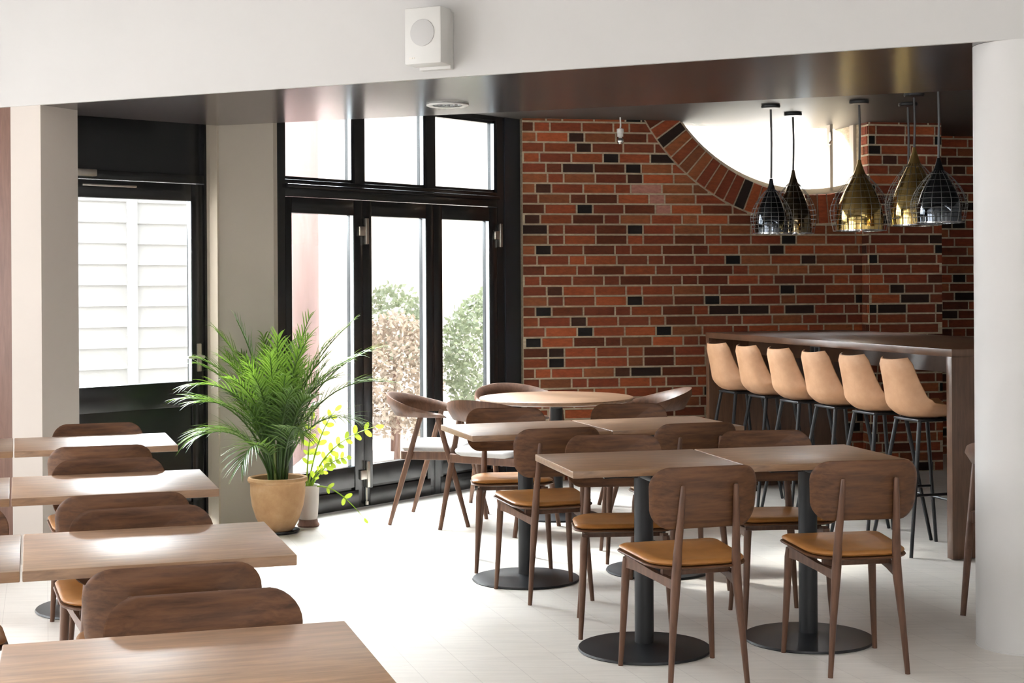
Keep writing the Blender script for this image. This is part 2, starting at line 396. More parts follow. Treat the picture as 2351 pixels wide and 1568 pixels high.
b = MB(); b.box(.704, .7065, 0.012, 0.041, 0.874, 1.966); b.build('glazing_bead', M['alu'], dr)  # strip painted as the sky's reflection on the right reveal
b = MB(); b.box(0.738, 0.768, -0.002, 0.008, 0.93, 1.10, .003); b.tube([(0.753, 0.0, 1.02), (0.753, -0.045, 1.02)], .009); b.tube([(0.758, -0.045, 1.02), (0.64, -0.047, 1.02)], [.009, .008])
b.build('door_handle', M['metal'], dr)
b = MB(); b.box(-0.16, 0.04, -0.05, 0.008, 2.085, 2.125, .005); b.box(-0.05, 0.30, -0.045, -0.03, 2.030, 2.042, .003)
b.build('door_closer', M['metal'], dr)

# folding doors
FD = Matrix.Translation((*DOOR0, 0)) @ Matrix.Rotation(DOORA, 4, 'Z')
b = MB(); b.box(-0.01, 0.055, 0, 0.09, 0, ZU); b.box(2.125, 2.205, 0, 0.09, 0, ZU); b.box(0.055, 2.125, 0, 0.09, 2.005, 2.075, .003)
b.box(0.055, 2.125, -0.03, 0.0, 2.055, 2.080, .006); b.box(0.055, 2.125, 0, 0.09, 2.075, 2.108, .003)
b.box(0.667, 0.757, 0, 0.09, 2.108, ZU); b.box(1.364, 1.454, 0, 0.09, 2.108, ZU); b.box(0.055, 2.125, 0.0, 0.09, ZU - .03, ZU)
o = b.build('door_frame', M['frame'], label='black frame around the folding doors and the lights above', cat='door frame', kind='structure'); o.matrix_world = FD
b = MB(); b.box(2.205, 2.415, -0.01, 0.09, 0, ZU)
o = b.build('trim_2', M['frameb'], label='dark blue black jamb between folding doors and brick wall', cat='trim', kind='structure'); o.matrix_world = FD
spots = [('leftmost', 0.058, 0.735, 0.11, 0.655), ('middle', 0.737, 1.430, 0.819, 1.355), ('rightmost', 1.432, 2.122, 1.52, 2.035)]
for i, (wd, a, c, p, q) in enumerate(spots):
    r = empty('door_%d' % (i + 2), (*DOOR0, 0), DOORA, kind='structure', label='black narrow glazed folding door leaf, %s of the three' % wd, cat='door', group='folding door leaves')
    b = MB(); b.box(a, p, 0, 0.068, 0.006, 2.0, .003); b.box(q, c, 0, 0.068, 0.006, 2.0, .003); b.box(p, q, 0, 0.068, 1.90, 2.0, .003); b.box(p, q, 0.004, 0.064, 0.14, 0.275, .003); b.box(a, c, 0.02, 0.06, 0.004, 0.15)
    b.build('leaf_frame', M['frame'], r)
    b = MB(); b.box(p - .03, q + .03, -0.004, 0.05, 0.006, 0.122, .004); b.build('kick_rail', M['frame'], r)
    b = MB(); b.box(p, q, 0.034, 0.040, 0.275, 1.90); b.build('glass_pane', M['glass'], r)
    b = MB(); b.box(q - .003, q - .0005, 0.005, 0.033, 0.276, 1.899); b.build('glazing_bead', M['alu'], r)  # sky sheen on the right reveal, put in as a pale strip
    if i != 1:
        for z in (0.215, 1.80):
            h = MB(); xx = c + 0.012; h.box(xx, xx + 0.026, -0.022, 0.0, z - .085, z + .085, .004); h.box(xx - .055, xx, -0.018, 0.0, z - .03, z + .03, .004); h.build('hinge', M['metal'], r)
    if i == 0:
        h = MB(); h.tube([(c + .01, -.012, .13), (c + .01, -.012, .04)], .005, 8); h.lathe([(0, 0), (.012, 0), (.012, .02), (0, .02)], 12, (c + .01, -.014, .02)); h.build('bolt', M['metal'], r)
ups = [('left', .055, .667), ('middle', .757, 1.364), ('right', 1.454, 2.125)]
for i, (wd, a, c) in enumerate(ups):
    r = empty('window_%d' % (i + 1), (*DOOR0, 0), DOORA, kind='structure', label='square fixed light above the folding doors, %s one of three' % wd, cat='window', group='lights above the folding doors')
    f = MB()
    for x0, x1, z0, z1 in ((a, a + .022, 2.108, ZU - .03), (c - .022, c, 2.108, ZU - .03), (a, c, 2.108, 2.128), (a, c, ZU - .05, ZU - .03)): f.box(x0, x1, .02, .07, z0, z1)
    f.build('window_frame', M['frame'], r)
    f = MB(); f.box(a, c, .040, .046, 2.11, ZU - .03); f.build('glass_pane', M['glass'], r)
    f = MB(); f.box(c - .025, c - .0225, .010, .039, 2.13, ZU - .051); f.build('glazing_bead', M['alu'], r)  # same painted sky reflection beside the upper panes

# ------------------------------------------------------------------ brick wall with the arched window
CU, CZ, RI, RO = 2.25, 3.40, 1.285, 1.515
rb = random.Random(4)
def brick_color(header):
    t = rb.random()
    if header and t < 0.42: c = rb.choice([(0.075, 0.060, 0.054), (0.10, 0.072, 0.058), (0.19, 0.115, 0.08), (0.24, 0.135, 0.09)])
    elif t < 0.08: c = (0.16, 0.10, 0.075)
    elif t < 0.24: c = (0.34, 0.165, 0.09)
    else: c = rb.choice([(0.49, 0.235, 0.138), (0.44, 0.205, 0.124), (0.54, 0.27, 0.152), (0.41, 0.205, 0.126), (0.49, 0.28, 0.165)])
    k = 0.85 + 0.3 * rb.random(); return tuple(x * k for x in c)
MORTAR = (0.70, 0.65, 0.56)
def clip(poly, n, d):
    """keep the side where p.n >= d"""
    out = []
    for i in range(len(poly)):
        p, q = poly[i], poly[(i + 1) % len(poly)]; a = p[0] * n[0] + p[1] * n[1] - d; e = q[0] * n[0] + q[1] * n[1] - d
        if a >= 0: out.append(p)
        if a * e < 0: t = a / (a - e); out.append((p[0] + (q[0] - p[0]) * t, p[1] + (q[1] - p[1]) * t))
    return out
def add_brick(bm, lay, poly, y0, c, up=0.006, ax='y'):
    if len(poly) < 3: return
    f_ = (lambda p, y: (p[0], y, p[1])) if ax == 'y' else (lambda p, y: (y, p[0], p[1]))
    cx = sum(p[0] for p in poly) / len(poly); cz = sum(p[1] for p in poly) / len(poly)
    sh = [(p[0] + (cx - p[0]) * 0.02, p[1] + (cz - p[1]) * 0.04) for p in poly]
    a = [bm.verts.new(f_(p, y0)) for p in poly]; t = [bm.verts.new(f_(p, y0 - up)) for p in sh]; fs = [bm.faces.new(t)]
    for k in range(len(poly)): fs.append(bm.faces.new((a[k], a[(k + 1) % len(poly)], t[(k + 1) % len(poly)], t[k])))
    for f in fs:
        for l in f.loops: l[lay] = (*c, 1)
def mortar_color(bm, lay):
    for f in bm.faces:
        for l in f.loops: l[lay] = (*MORTAR, 1)
def courses(bm, lay, u0, u1, y0, z1, phase, avoid=False, ax='y'):
    pitch, j = 0.0753, 0.0135
    for r_ in range(int(z1 / pitch) + 1):
        z = r_ * pitch; za, zb = z + j / 2, min(z + pitch - j / 2, z1)
        u = u0 - [0.0, 0.29, 0.14, 0.43, 0.21, 0.36][(r_ + phase) % 6] + rb.uniform(-.008, .008) - 0.3; seq = (r_ * 2 + phase) % 3
        while u < u1:
            hd = seq % 3 == 2; wd = 0.108 if hd else 0.227; seq += 1
            a, e = max(u + j / 2, u0 + 0.002), min(u + wd + j / 2, u1 - 0.002); u += wd + j
            if e - a < 0.02 or zb - za < .01: continue
            poly = [(a, za), (e, za), (e, zb), (a, zb)]
            if avoid:
                mx, mz = (a + e) / 2, (za + zb) / 2; dx, dz = mx - CU, mz - CZ; dd = sqrt(dx * dx + dz * dz)
                if dd < RO - 0.11: continue
                n = (dx / dd, dz / dd); poly = clip(poly, n, n[0] * CU + n[1] * CZ + RO + .006)
            cb = brick_color(hd)
            if avoid and any(abs((a + e) / 2 - pu) < .1 and abs((za + zb) / 2 - pz) < .037 for pu, pz in ((.93, 2.14), (1.04, 2.06), (1.05, 1.99))): cb = (0.66, 0.46, 0.40)
            add_brick(bm, lay, poly, y0, cb, rb.uniform(.004, .008), ax)
U1 = 2.654
b = MB(); arc = []
a0 = math.atan2(-(CZ - 2.70), -sqrt(RI ** 2 - (CZ - 2.70) ** 2)); a1 = math.acos((U1 - CU) / RI) * -1
for k in range(33):
    t = a1 + (a0 + (0 if a0 < a1 else -2 * pi) - a1) * k / 32; arc.append((CU + RI * cos(t), CZ + RI * sin(t)))
b.prism_y([(0, 0), (U1, 0)] + arc + [(0, 2.70)], 0.0, 0.30)
lay = b.bm.loops.layers.color.new('Col'); mortar_color(b.bm, lay)
courses(b.bm, lay, 0.0, U1, 0.0, 2.69, 0, True)
na = 34
for k in range(na):                                     # ring of upright bricks under the arch
    t0 = R(180 + 26) + k * 0.0575; t1 = t0 + 0.0575 - 0.0085
    if CU + RI * cos(t0) > U1: break
    add_brick(b.bm, lay, [(CU + q * cos(t), CZ + q * sin(t)) for q, t in ((RI + .003, t0), (RO - .006, t0 + .0005), (RO - .006, t1 + .001), (RI + .003, t1))], 0.0, brick_color(False), 0.010)
wb = b.build('wall_brick', M['brick'], smooth=25, label='red brick wall with a round arched window cut by the ceiling', cat='wall', kind='structure')
BW = Matrix.Translation((*BRK0, 0)) @ Matrix.Rotation(BRKA, 4, 'Z'); wb.matrix_world = BW
b = MB(); b.box(U1, 3.25, -0.12, 1.0, 0, 2.70); lay = b.bm.loops.layers.color.new('Col'); mortar_color(b.bm, lay)
courses(b.bm, lay, U1, 3.25, -0.12, 2.69, 2); courses(b.bm, lay, -0.12, 0.0, U1, 2.69, 4, ax='x')
o = b.build('wall_brick_pier', M['brick'], smooth=25, label='red brick pier standing forward right of the arched window', cat='wall', kind='structure'); o.matrix_world = BW
b = MB(); b.box(3.20, 6.2, 0.85, 1.05, 0, 2.70); lay = b.bm.loops.layers.color.new('Col'); mortar_color(b.bm, lay)
courses(b.bm, lay, 3.20, 6.2, 0.85, 2.69, 1)
o = b.build('wall_brick_recess', M['brick'], smooth=25, label='shaded red brick wall set back behind the end of the bar', cat='wall', kind='structure'); o.matrix_world = BW
r = empty('window_4', (*BRK0, 0), BRKA, kind='structure', label='round arched window in the brick wall, cut off by the ceiling', cat='window')
b = MB(); pts = []
n = 30
for rr, rev in ((RI - .001, False), (RI - .045, True)):
    p = [(CU + rr * cos(a1 + (a0 + (0 if a0 < a1 else -2 * pi) - a1) * k / n), CZ + rr * sin(a1 + (a0 + (0 if a0 < a1 else -2 * pi) - a1) * k / n)) for k in range(n + 1)]
    pts.append(p)
for k in range(n): b.prism_y([pts[0][k], pts[0][k + 1], pts[1][k + 1], pts[1][k]], 0.10, 0.17)
b.box(2.438, 2.462, 0.10, 0.16, CZ - RI + .03, 2.70); b.box(2.63, 2.654, .10, .17, 2.18, 2.70)
b.build('window_frame', M['trimbeige'], r)
b = MB(); b.box(2.43, 2.445, .07, .10, 2.50, 2.60, .004); b.tube([(2.437, .07, 2.53), (2.41, .05, 2.50)], .008, 8); b.build('handle', M['metal'], r)
b = MB(); b.prism_y([pts[1][0]] + pts[1] + [(1.2, 2.70)], .13, .136); b.build('glass_pane', M['glass'], r)

# ------------------------------------------------------------------ round column
b = MB(); b.lathe([(0.193, 0), (0.193, 0.006), (0.19, 0.008), (0.19, ZS - .001)], 64, (2.046, 6.10, 0))
b.build('column', M['column'], label='thick round grey column at the right under the beam', cat='column', kind='structure')

# ------------------------------------------------------------------ tables
def make_table():
    t = empty('cafe_table')
    b = MB(); b.box(-.348, .348, -.30, .30, .717, .745, .003); b.build('tabletop', M['table'], t)
    pedestal(t); return t
def pedestal(t, top=.717):
    b = MB(); b.lathe([(0, 0), (.262, 0), (.266, .004), (.262, .011), (.20, .017), (.06, .026), (0.041, .03), (0, .03)], 56); b.build('base_plate', M['black'], t)
    b = MB(); b.lathe([(.038, .02), (.038, top - .012)], 28); b.build('pole', M['black'], t)
    b = MB(); b.box(-.17, .17, -.025, .025, top - .03, top - .004, .004); b.box(-.025, .025, -.17, .17, top - .03, top - .004, .004); b.build('spider_bracket', M['black'], t)
G1, G2 = 'square tables in the left rows', 'square tables in the right rows'
def d12(a): return V((cos(a), sin(a), 0)), V((-sin(a), cos(a), 0))
tables = []
def pair(nl, yaw, lab_l, lab_r, group, first=None):
    """two tables side by side; nl = near left corner of the left one"""
    a, c = d12(R(yaw))
    for i, lb in enumerate((lab_l, lab_r)):
        tables.append((V((nl[0], nl[1], 0)) + a * (.35 + .702 * i) + c * .30, R(yaw), lb, group))
def from_right(nr, yaw): a, c = d12(R(yaw)); p = V((nr[0], nr[1], 0)) - a * 1.402; return (p.x, p.y)
pair((0.225, 5.79), 13.0, 'walnut table nearest the viewer on the right, its left end free', 'walnut table on the right whose right corner points at the bar stools', G2)
pair((-.192, 7.14), 17.0, 'walnut table just in front of the round table, left half of its pair', 'walnut table between the round table and the bar, right half of its pair', G2)
pair(from_right((-1.495, 6.815), 18), 18, 'farthest table on the left running out of the picture edge', 'farthest table on the left with its bright end by the black door', G1)
pair(from_right((-1.032, 5.365), 18), 18, 'second farthest left table cut by the picture edge', 'second farthest left table whose corner lies before the beige wall', G1)
pair(from_right((-.574, 4.055), 17.5), 17.5, 'third farthest left table cut by the picture edge', 'third farthest left table with its corner in front of the terracotta pot', G1)
pair(from_right((-.19, 2.69), 16.5), 16.5, 'closest table at the bottom left, cut by the picture edge', 'closest table at the bottom of the picture, tan streak in its top', G1)
proto = make_table()
for i, (p, a, lb, g) in enumerate(tables):
    t = proto if i == 0 else copy_tree(proto)
    t.location = p; t.rotation_euler = (0, 0, a); tag(t, lb, 'table', g)
    for ch in t.children:                       # the pedestals stand a little off centre under their tops
        if not ch.name.startswith('tabletop'): ch.location.y = -.02 if i in (2, 3) else -.09
rt = empty('round_table', (.272, 9.52, 0), 0, 'round walnut table on one black pole in front of the brick wall', 'table')
b = MB(); b.lathe([(0, .717), (.45, .717), (.476, .725), (.482, .737), (.480, .743), (.474, .745), (0, .745)], 72); b.build('tabletop', M['table'], rt); pedestal(rt)

# ------------------------------------------------------------------ dining chairs
def make_chair():
    t = empty('dining_chair')
    # curved back panel
    zc, hz, hx = .680, .113, .212
    ol = rrect(hx, hz, .06, 7, rt=.066, rb=.064)
    def bk(x, z, side, e):
        th = .0055 * (1 - .6 * e)
        zz = z + zc + (0.010 * (1 - (x / hx) ** 2) if z > 0 else 0.012 * (x / hx) ** 2 * 1.0)
        return V((x * (1 - .05 * (z < 0) * abs(z) / hz), -.205 + .05 * (abs(x) / hx) ** 2.2 - .10 * (zz - .66) + side * th, zz))
    b = MB(); b.plate(ol, bk); b.build('backrest', M['plate'], t)
    # seat shell and pad
    so_ = []
    for x, y in rrect(.215, .205, .06, 7, rt=.055, rb=.13): so_.append((x * (1 - .12 * (.205 - y) / .41), y))
    def zs(x, y): return .452 + .035 * max(0, y) / .2 * 0.35 - .012 * (1 - (x / .22) ** 2) + (.02 * (max(0, -y - .1) / .1) ** 2) * .4
    b = MB(); b.plate(so_, lambda x, y, s, e: V((x, y + .005, zs(x, y) - .016 + s * .006 * (1 - .5 * e)))); b.build('seat_shell', M['plate'], t)
    b = MB(); b.plate([(x * .975, y * .97) for x, y in so_], lambda x, y, s, e: V((x, y + .005, zs(x, y) + s * .009 * (1 - .6 * e) + (.003 if s > 0 and e == 0 else 0)))); b.build('seat_pad', M['cognac'], t)
    for s in (-1, 1):
        b = MB(); b.tube([(s * .19, .195, 0), (s * .182, .188, .14), (s * .172, .178, .38), (s * .168, .174, .415)], [.0095, .0125, .0165, .0165], 12); b.build('leg', M['leg'], t)
        b = MB(); b.tube([(s * .151, -.205, 0), (s * .137, -.196, .18), (s * .121, -.187, .36), (s * .117, -.186, .41), (s * .113, -.196, .52), (s * .107, -.212, .64), (s * .103, -.222, .728), (s * .103, -.223, .735)], [.0095, .0125, .0175, .018, .015, .0125, .0095, .006], 12); b.build('leg', M['leg'], t)
        b = MB(); P = [(s * .168, .174, .402), (s * .158, .10, .398), (s * .140, -.06, .385), (s * .122, -.186, .375)]
        bm = b.bm; rg = []
        for (x, y, z), h in zip(P, (.024, .019, .015, .018)): rg.append([bm.verts.new((x + dx, y, z + dz)) for dx, dz in ((.0105, h), (-.0105, h), (-.0105, -h), (.0105, -h))])
        for q0, q1 in zip(rg, rg[1:]):
            for k in range(4): bm.faces.new((q0[k], q0[(k + 1) % 4], q1[(k + 1) % 4], q1[k]))
        bm.faces.new(rg[0]); bm.faces.new(rg[-1][::-1]); b.build('side_rail', M['leg'], t)
    b = MB(); b.box(-.165, .165, .10, .125, .405, .432, .004); b.box(-.135, .135, -.10, -.075, .392, .424, .004); b.build('cross_rail', M['leg'], t)
    return t
chair0 = make_chair()
GL, GR = 'dining chairs in the left rows', 'dining chairs around the right tables'
def plate_at(px, py, yaw, far=False):
    """chair centre from its backrest centre"""
    a, c = d12(R(yaw)); p = V((px, py, 0)) + c * (-.205 if far else .205); return (p.x, p.y, yaw + (180 if far else 0))
chairs = [
 ((.643, 5.685, 16.5), 'walnut chair nearest the viewer on the right, orange seat, back to us', GR),
 ((1.28, 5.845, 9.5), 'walnut chair at front right beside the column, brown seat, back to us', GR),
 ((.448, 6.452, 184), 'walnut chair facing us behind the left end of the front right table', GR),
 ((1.135, 6.60, 186), 'walnut chair facing us behind the front right table, nearer the bar', GR),
 ((.155, 7.15, 17.5), 'walnut chair with its back to us beside the free left end of the front table', GR),
 ((.815, 7.36, 17), 'walnut chair, mostly hidden between the two right table rows, back to us', GR),
 ((-.02, 7.885, 186), 'walnut chair facing us at the far side of the table before the round one', GR),
 ((.650, 8.11, 187), 'walnut chair facing us in front of the right armchair of the round table', GR),
 (plate_at(-2.0, 7.34, 18, True), 'farthest walnut chair on the left, only its backrest top above the table', GL),
 (plate_at(-1.705, 6.31, 18), 'upper of two dark chair backs between the two farthest left tables', GL),
 (plate_at(-1.557, 5.86, 18, True), 'lower of two dark chair backs between the two farthest left tables', GL),
 (plate_at(-1.24, 4.86, 18), 'upper of two reddish chair backs behind the table by the pot', GL),
 (plate_at(-1.122, 4.585, 18, True), 'lower of two reddish chair backs behind the table by the pot, orange seat', GL),
 (plate_at(-.805, 3.62, 17.5), 'dark chair back in the nearest left gap, half covered by the closest chair back', GL),
 (plate_at(-.679, 3.325, 17.5, True), 'closest dark chair back rising behind the bottom left table', GL),
 (plate_at(-1.745, 4.60, 18, True), 'chair cut by the left picture edge, its back seen above and below a table', GL),
]
for i, ((x, y, yw), lb, g) in enumerate(chairs):
    t = chair0 if i == 0 else copy_tree(chair0)
    t.location = (x, y, 0); t.rotation_euler = (0, 0, R(yw)); tag(t, lb, 'chair', g)

# ------------------------------------------------------------------ armchairs
def make_armchair():
    t = empty('armchair')
    # bent crest rail that runs into the two arms
    n = 40; sec = []
    b = MB(); bm = b.bm
    for k in range(n + 1):
        u = -1 + 2 * k / n; th = u * R(118)
        x = .262 * sin(th); y = -.02 - .255 * cos(th) if abs(th) < pi / 2 else -.02 + (abs(th) - pi / 2) * .24
        if abs(th) >= pi / 2: x = math.copysign(.262 - .02 * (abs(th) - pi / 2), th)
        h = .030 + .105 * max(0, cos(th * .80)) ** 1.6; lean = .020 + .035 * max(0, cos(th)) 
        wd = .020 + .030 * (abs(u) ** 3)
        nx, ny = (sin(th), -cos(th)) if abs(th) < pi / 2 else (math.copysign(1, th), 0)
        z0 = .648
        if k in (0, n): h *= .5; wd *= .6
        pts = [(-wd / 2, z0), (wd / 2, z0 + .004), (wd / 2 + lean * .9, z0 + h * .7), (lean + .004, z0 + h), (lean - .008, z0 + h - .004), (-wd / 2 + lean * .2, z0 + h * .45)]
        sec.append([bm.verts.new((x + nx * p, y + ny * p, z)) for p, z in pts])
    for a, c in zip(sec, sec[1:]):
        for k in range(6): bm.faces.new((a[k], a[(k + 1) % 6], c[(k + 1) % 6], c[k]))
    bm.faces.new(sec[0]); bm.faces.new(sec[-1][::-1]); b.build('crest_rail', M['leg'], t, smooth=50)
    for s in (-1, 1):
        b = MB(); b.tube([(s * .262, -.255, 0), (s * .258, -.17, .29), (s * .252, -.06, .655)], [.0125, .0175, .0165], 12); b.build('leg', M['leg'], t)
        b = MB(); b.tube([(s * .262, .235, 0), (s * .258, .155, .29), (s * .252, .045, .655)], [.0125, .0175, .0165], 12); b.build('leg', M['leg'], t)
        b = MB(); b.box(s * .235 - .012, s * .235 + .012, -.18, .17, .395, .445, .005); b.build('side_rail', M['leg'], t)
    b = MB(); b.box(-.235, .235, .15, .175, .395, .445, .005); b.box(-.235, .235, -.19, -.165, .395, .445, .005); b.build('seat_rail', M['leg'], t)
    ol = rrect(.228, .205, .05, 6, rt=.04, rb=.09)
    b = MB(); b.plate(ol, lambda x, y, s, e: V((x, y - .005, .464 + s * .021 * (1 - .65 * e) - .006 * (1 - (x / .23) ** 2)))); b.build('seat_pad', M['pad'], t)
    return t
arm0 = make_armchair()
GA = 'armchairs around the round table'
arms = [
 ((-.445, 9.42, -102), 'armchair left of the round table by the folding doors, side on', GA),
 ((-.075, 9.08, -33), 'armchair before the round table, rounded back turned to the viewer', GA),
 ((.06, 9.99, 204), 'armchair hidden behind the round table, only its back rim showing', GA),
 ((.81, 9.74, 93), 'armchair right of the round table, bright curved back against the bricks', GA),
 ((2.312, 6.725, -31), 'chair mostly hidden behind the grey column, one leg showing', None),
]
for i, ((x, y, yw), lb, g) in enumerate(arms):
    t = arm0 if i == 0 else copy_tree(arm0)
    t.location = (x, y, 0); t.rotation_euler = (0, 0, R(yw)); tag(t, lb, 'chair', g)

# ------------------------------------------------------------------ bar table and stools
BARA = R(18.0); bx, by = 2.285, 7.93                      # near left corner of the top
BL, BD = 2.98, 1.10
bar = empty('bar_table', (bx, by, 0), BARA, 'long high walnut bar table by the brick wall', 'bar table')
b = MB(); b.box(0, BD, 0, BL, 1.060, 1.100, .002); b.build('bar_top', M['bar'], bar)
b = MB(); b.box(0.001, BD - .001, .002, .052, 0.006, 1.060, .002); b.build('end_panel', M['bar'], bar)
b = MB(); b.box(0.001, BD - .001, BL - .052, BL - .002, 0.006, 1.060, .002); b.build('end_panel', M['bar'], bar)
b = MB(); b.box(.31, .335, .052, BL - .052, .945, 1.060); b.build('apron', M['bar'], bar)
b = MB(); b.box(BD - .335, BD - .31, .052, BL - .052, .945, 1.060); b.build('apron', M['bar'], bar)
for yy in (.42, 1.97):
    s = MB(); s.box(.300, .31, yy - .062, yy + .062, .968, 1.040, .003); so2 = s.build('socket', M['grey'], bar)
    for dy in (-.03, .03):
        s = MB(); s.box(.296, .302, yy + dy - .021, yy + dy + .021, .980, 1.028, .003); s.build('outlet', M['dark'], so2)
def make_stool():
    t = empty('bar_stool')
    # bucket shell: centre line from the front of the seat to the top of the back
    prof = []
    for k in range(7): prof.append((.20 - .27 * k / 6, .752 - .022 * k / 6 - .010 * sin(pi * k / 6)))
    for k in range(1, 8): a = R(12 * k); prof.append((-.07 - .115 * sin(a), .730 + .115 * (1 - cos(a))))
    y, z = prof[-1]
    for k in range(1, 7): prof.append((y - .048 * k / 6, z + .205 * k / 6))
    m = len(prof); 
    def P(i, u, off):
        y, z = prof[i]; j = min(i + 1, m - 1); h = max(i - 1, 0); d = V((prof[j][0] - prof[h][0], prof[j][1] - prof[h][1])).normalized()
        nn = V((d.y, -d.x))                           # towards the sitter (+) 
        nn = V((-nn.x, -nn.y)) if nn.y < 0 and i < 7 else nn
        f = i / (m - 1); hw = .185 + .022 * sin(pi * min(1, f * 1.25)) - .045 * max(0, f - .55) / .45
        if i == 0: hw -= .03
        if i == m - 1: hw -= .022
        wrap = .048 + .040 * math.exp(-((f - .50) / .35) ** 2)
        e = abs(u) ** 3.0
        k = off * (1 - .75 * max(0, (abs(u) - .86) / .14)); k *= .45 if i in (0, m - 1) else 1
        v = nn * (wrap * e + k)
        return V((hw * u, y + v.x, z + v.y))
    us = [-1, -.93, -.8, -.6, -.35, 0, .35, .6, .8, .93, 1]
    out = [[P(i, u, -.012) for u in us] for i in range(m)]; inn = [[P(i, u, .014) for u in us] for i in range(m)]
    b = MB(); A = b.grid(out); B = b.grid([[p.lerp(q, .5) for p, q in zip(r0, r1)] for r0, r1 in zip(out, inn)])
    def rim(b, A, B):
        bm = b.bm; la = [r[0] for r in A] + A[-1][1:] + [r[-1] for r in A[::-1]][1:] + A[0][::-1][1:-1]; lb = [r[0] for r in B] + B[-1][1:] + [r[-1] for r in B[::-1]][1:] + B[0][::-1][1:-1]
        for k in range(len(la)): bm.faces.new((la[k], la[(k + 1) % len(la)], lb[(k + 1) % len(la)], lb[k]))
    rim(b, A, B); b.build('seat_shell', M['tan'], t, smooth=60)
    b = MB(); A = b.grid(inn); B = b.grid([[p.lerp(q, .45) for p, q in zip(r1, r0)] for r0, r1 in zip(out, inn)]); rim(b, A, B); b.build('seat_lining', M['tan_in'], t, smooth=60)
    for sx in (-1, 1):
        for sy in (-1, 1):
            b = MB(); b.tube([(sx * .195, sy * .205 - .01, 0), (sx * .11, sy * .095 - .01, .708), (sx * .06, sy * .05 - .01, .716)], [.010, .012, .011], 10); b.build('leg', M['blackpipe'], t)
    def at_(sx, sy, z): k = z / .708; return (sx * (.195 - .085 * k), sy * (.205 - .11 * k) - .01, z)
    for (p, q, z) in (((-1, -1), (1, -1), .26), ((-1, 1), (1, 1), .26), ((-1, -1), (-1, 1), .32), ((1, -1), (1, 1), .32)):
        b = MB(); b.tube([at_(*p, z), at_(*q, z)], .0075, 8); b.build('footrest', M['blackpipe'], t)
    b = MB(); b.box(-.12, .12, -.12, .10, .704, .718, .004); b.build('seat_mount', M['black'], t)
    return t
stool0 = make_stool()
ordw = ['nearest tan leather stool, beside the near end of the bar', 'second tan leather stool from the near end of the bar', 'third tan leather stool from the near end of the bar',
        'fourth tan leather stool from the near end of the bar', 'fifth tan leather stool from the near end of the bar', 'tan leather stool at the far end of the bar, against the bricks']
D1, D2 = d12(BARA)
for i in range(6):
    t = stool0 if i == 0 else copy_tree(stool0)
    p = V((2.235, 8.27, 0)) + D2 * (.437 * i)
    t.location = p; t.rotation_euler = (0, 0, BARA - pi / 2); tag(t, ordw[i], 'bar stool', 'tan stools along the bar')

# ------------------------------------------------------------------ pendant lamps
def pendant(x, y, ztop, zrim, rad, h, m, lab):
    t = empty('pendant_lamp', (x, y, 0), 0, lab, 'pendant lamp', 'caged pendant lamps over the bar')
    b = MB(); b.lathe([(0, 0), (.060, 0), (.064, -.005), (.064, -.018), (.058, -.023), (0, -.023)], 32, (0, 0, ztop)); b.build('canopy', M['dark'], t)
    b = MB(); zt = zrim + h
    b.tube([(0, 0, ztop - .03), (.004, 0, (ztop + zt) / 2), (0, 0, zt + .02)], .0075, 10); b.build('cord', M['cord'], t)
    prof = [(.010, 1.05), (.014, 1.0), (rad * .15, .94), (rad * .23, .86), (rad * .34, .78), (rad * .48, .69), (rad * .63, .60), (rad * .77, .50), (rad * .88, .40), (rad * .95, .30), (rad * .99, .18), (rad, .08), (rad * .98, 0)]
    pr2 = [(r_, zrim + h * f) for r_, f in prof]
    b = MB(); b.lathe(pr2 + [(r_ - .004, z) for r_, z in pr2[::-1]], 48, caps=False); b.build('glass_shade', M[m], t)
    b = MB(); b.lathe([(rad * .98, zrim - .004), (rad * 1.02, zrim - .004), (rad * 1.02, zrim + .005), (rad * .98, zrim + .005)], 48, caps=False); b.build('rim', M['chrome'], t)
    # wire cage, a wider dome around the glass
    R2 = rad * 1.28; n = 18; hc = h * .86
    def cp(f, a):
        rr = R2 * (sin(min(1, f * 1.35) * pi / 2) ** .8) * (1 - .12 * max(0, f - .7) / .3); return V((rr * cos(a), rr * sin(a), zrim + hc * (1 - f) + .015 - .015 * f))
    b = MB()
    for k in range(n): b.tube([cp(.02 + .98 * i / 9, 2 * pi * k / n) for i in range(10)], .0016, 5)
    for f in (.12, .24, .36, .47, .57, .66, .74, .82, .9, 1.0): b.tube([cp(f, 2 * pi * k / 32) for k in range(33)], .0015, 5)
    b.build('wire_cage', M['wire'], t, smooth=80)
    return t
pend = [
 (1.768, 10.375, 1.783, .112, .355, 'smoke', 'leftmost black caged pendant lamp over the far bar end'),
 (2.010, 10.87, 1.797, .128, .43, 'bronze', 'bronze caged pendant lamp just right of the leftmost black one'),
 (2.318, 10.15, 1.790, .155, .45, 'brass', 'gold caged pendant lamp hanging alone in the middle over the bar'),
 (2.578, 9.75, 1.810, .147, .475, 'brass', 'gold caged pendant lamp half hidden by the rightmost black one'),
 (2.565, 9.15, 1.804, .132, .37, 'smoke', 'rightmost black caged pendant lamp by the grey column'),
 (2.682, 10.30, 1.829, .118, .37, 'bronze', 'caged pendant lamp hidden behind the gold one, its cage showing on the left'),
]
for x, y, zr, rd, h, m, lb in pend: pendant(x, y, ZU, zr, rd, h, m, lb)
t = empty('lamp_holder', (.795, 11.10, 0), 0, 'small white bulb socket hanging on a wire before the brick wall', 'lamp holder')
b = MB(); b.tube([(0, 0, ZU), (.003, 0, 2.60), (0, 0, 2.575)], .006, 8); b.build('wire', M['plastic'], t)
b = MB(); b.lathe([(.006, 2.578), (.026, 2.572), (.026, 2.545), (.022, 2.54), (.022, 2.515), (0, 2.51)], 20); b.build('socket', M['plastic'], t)
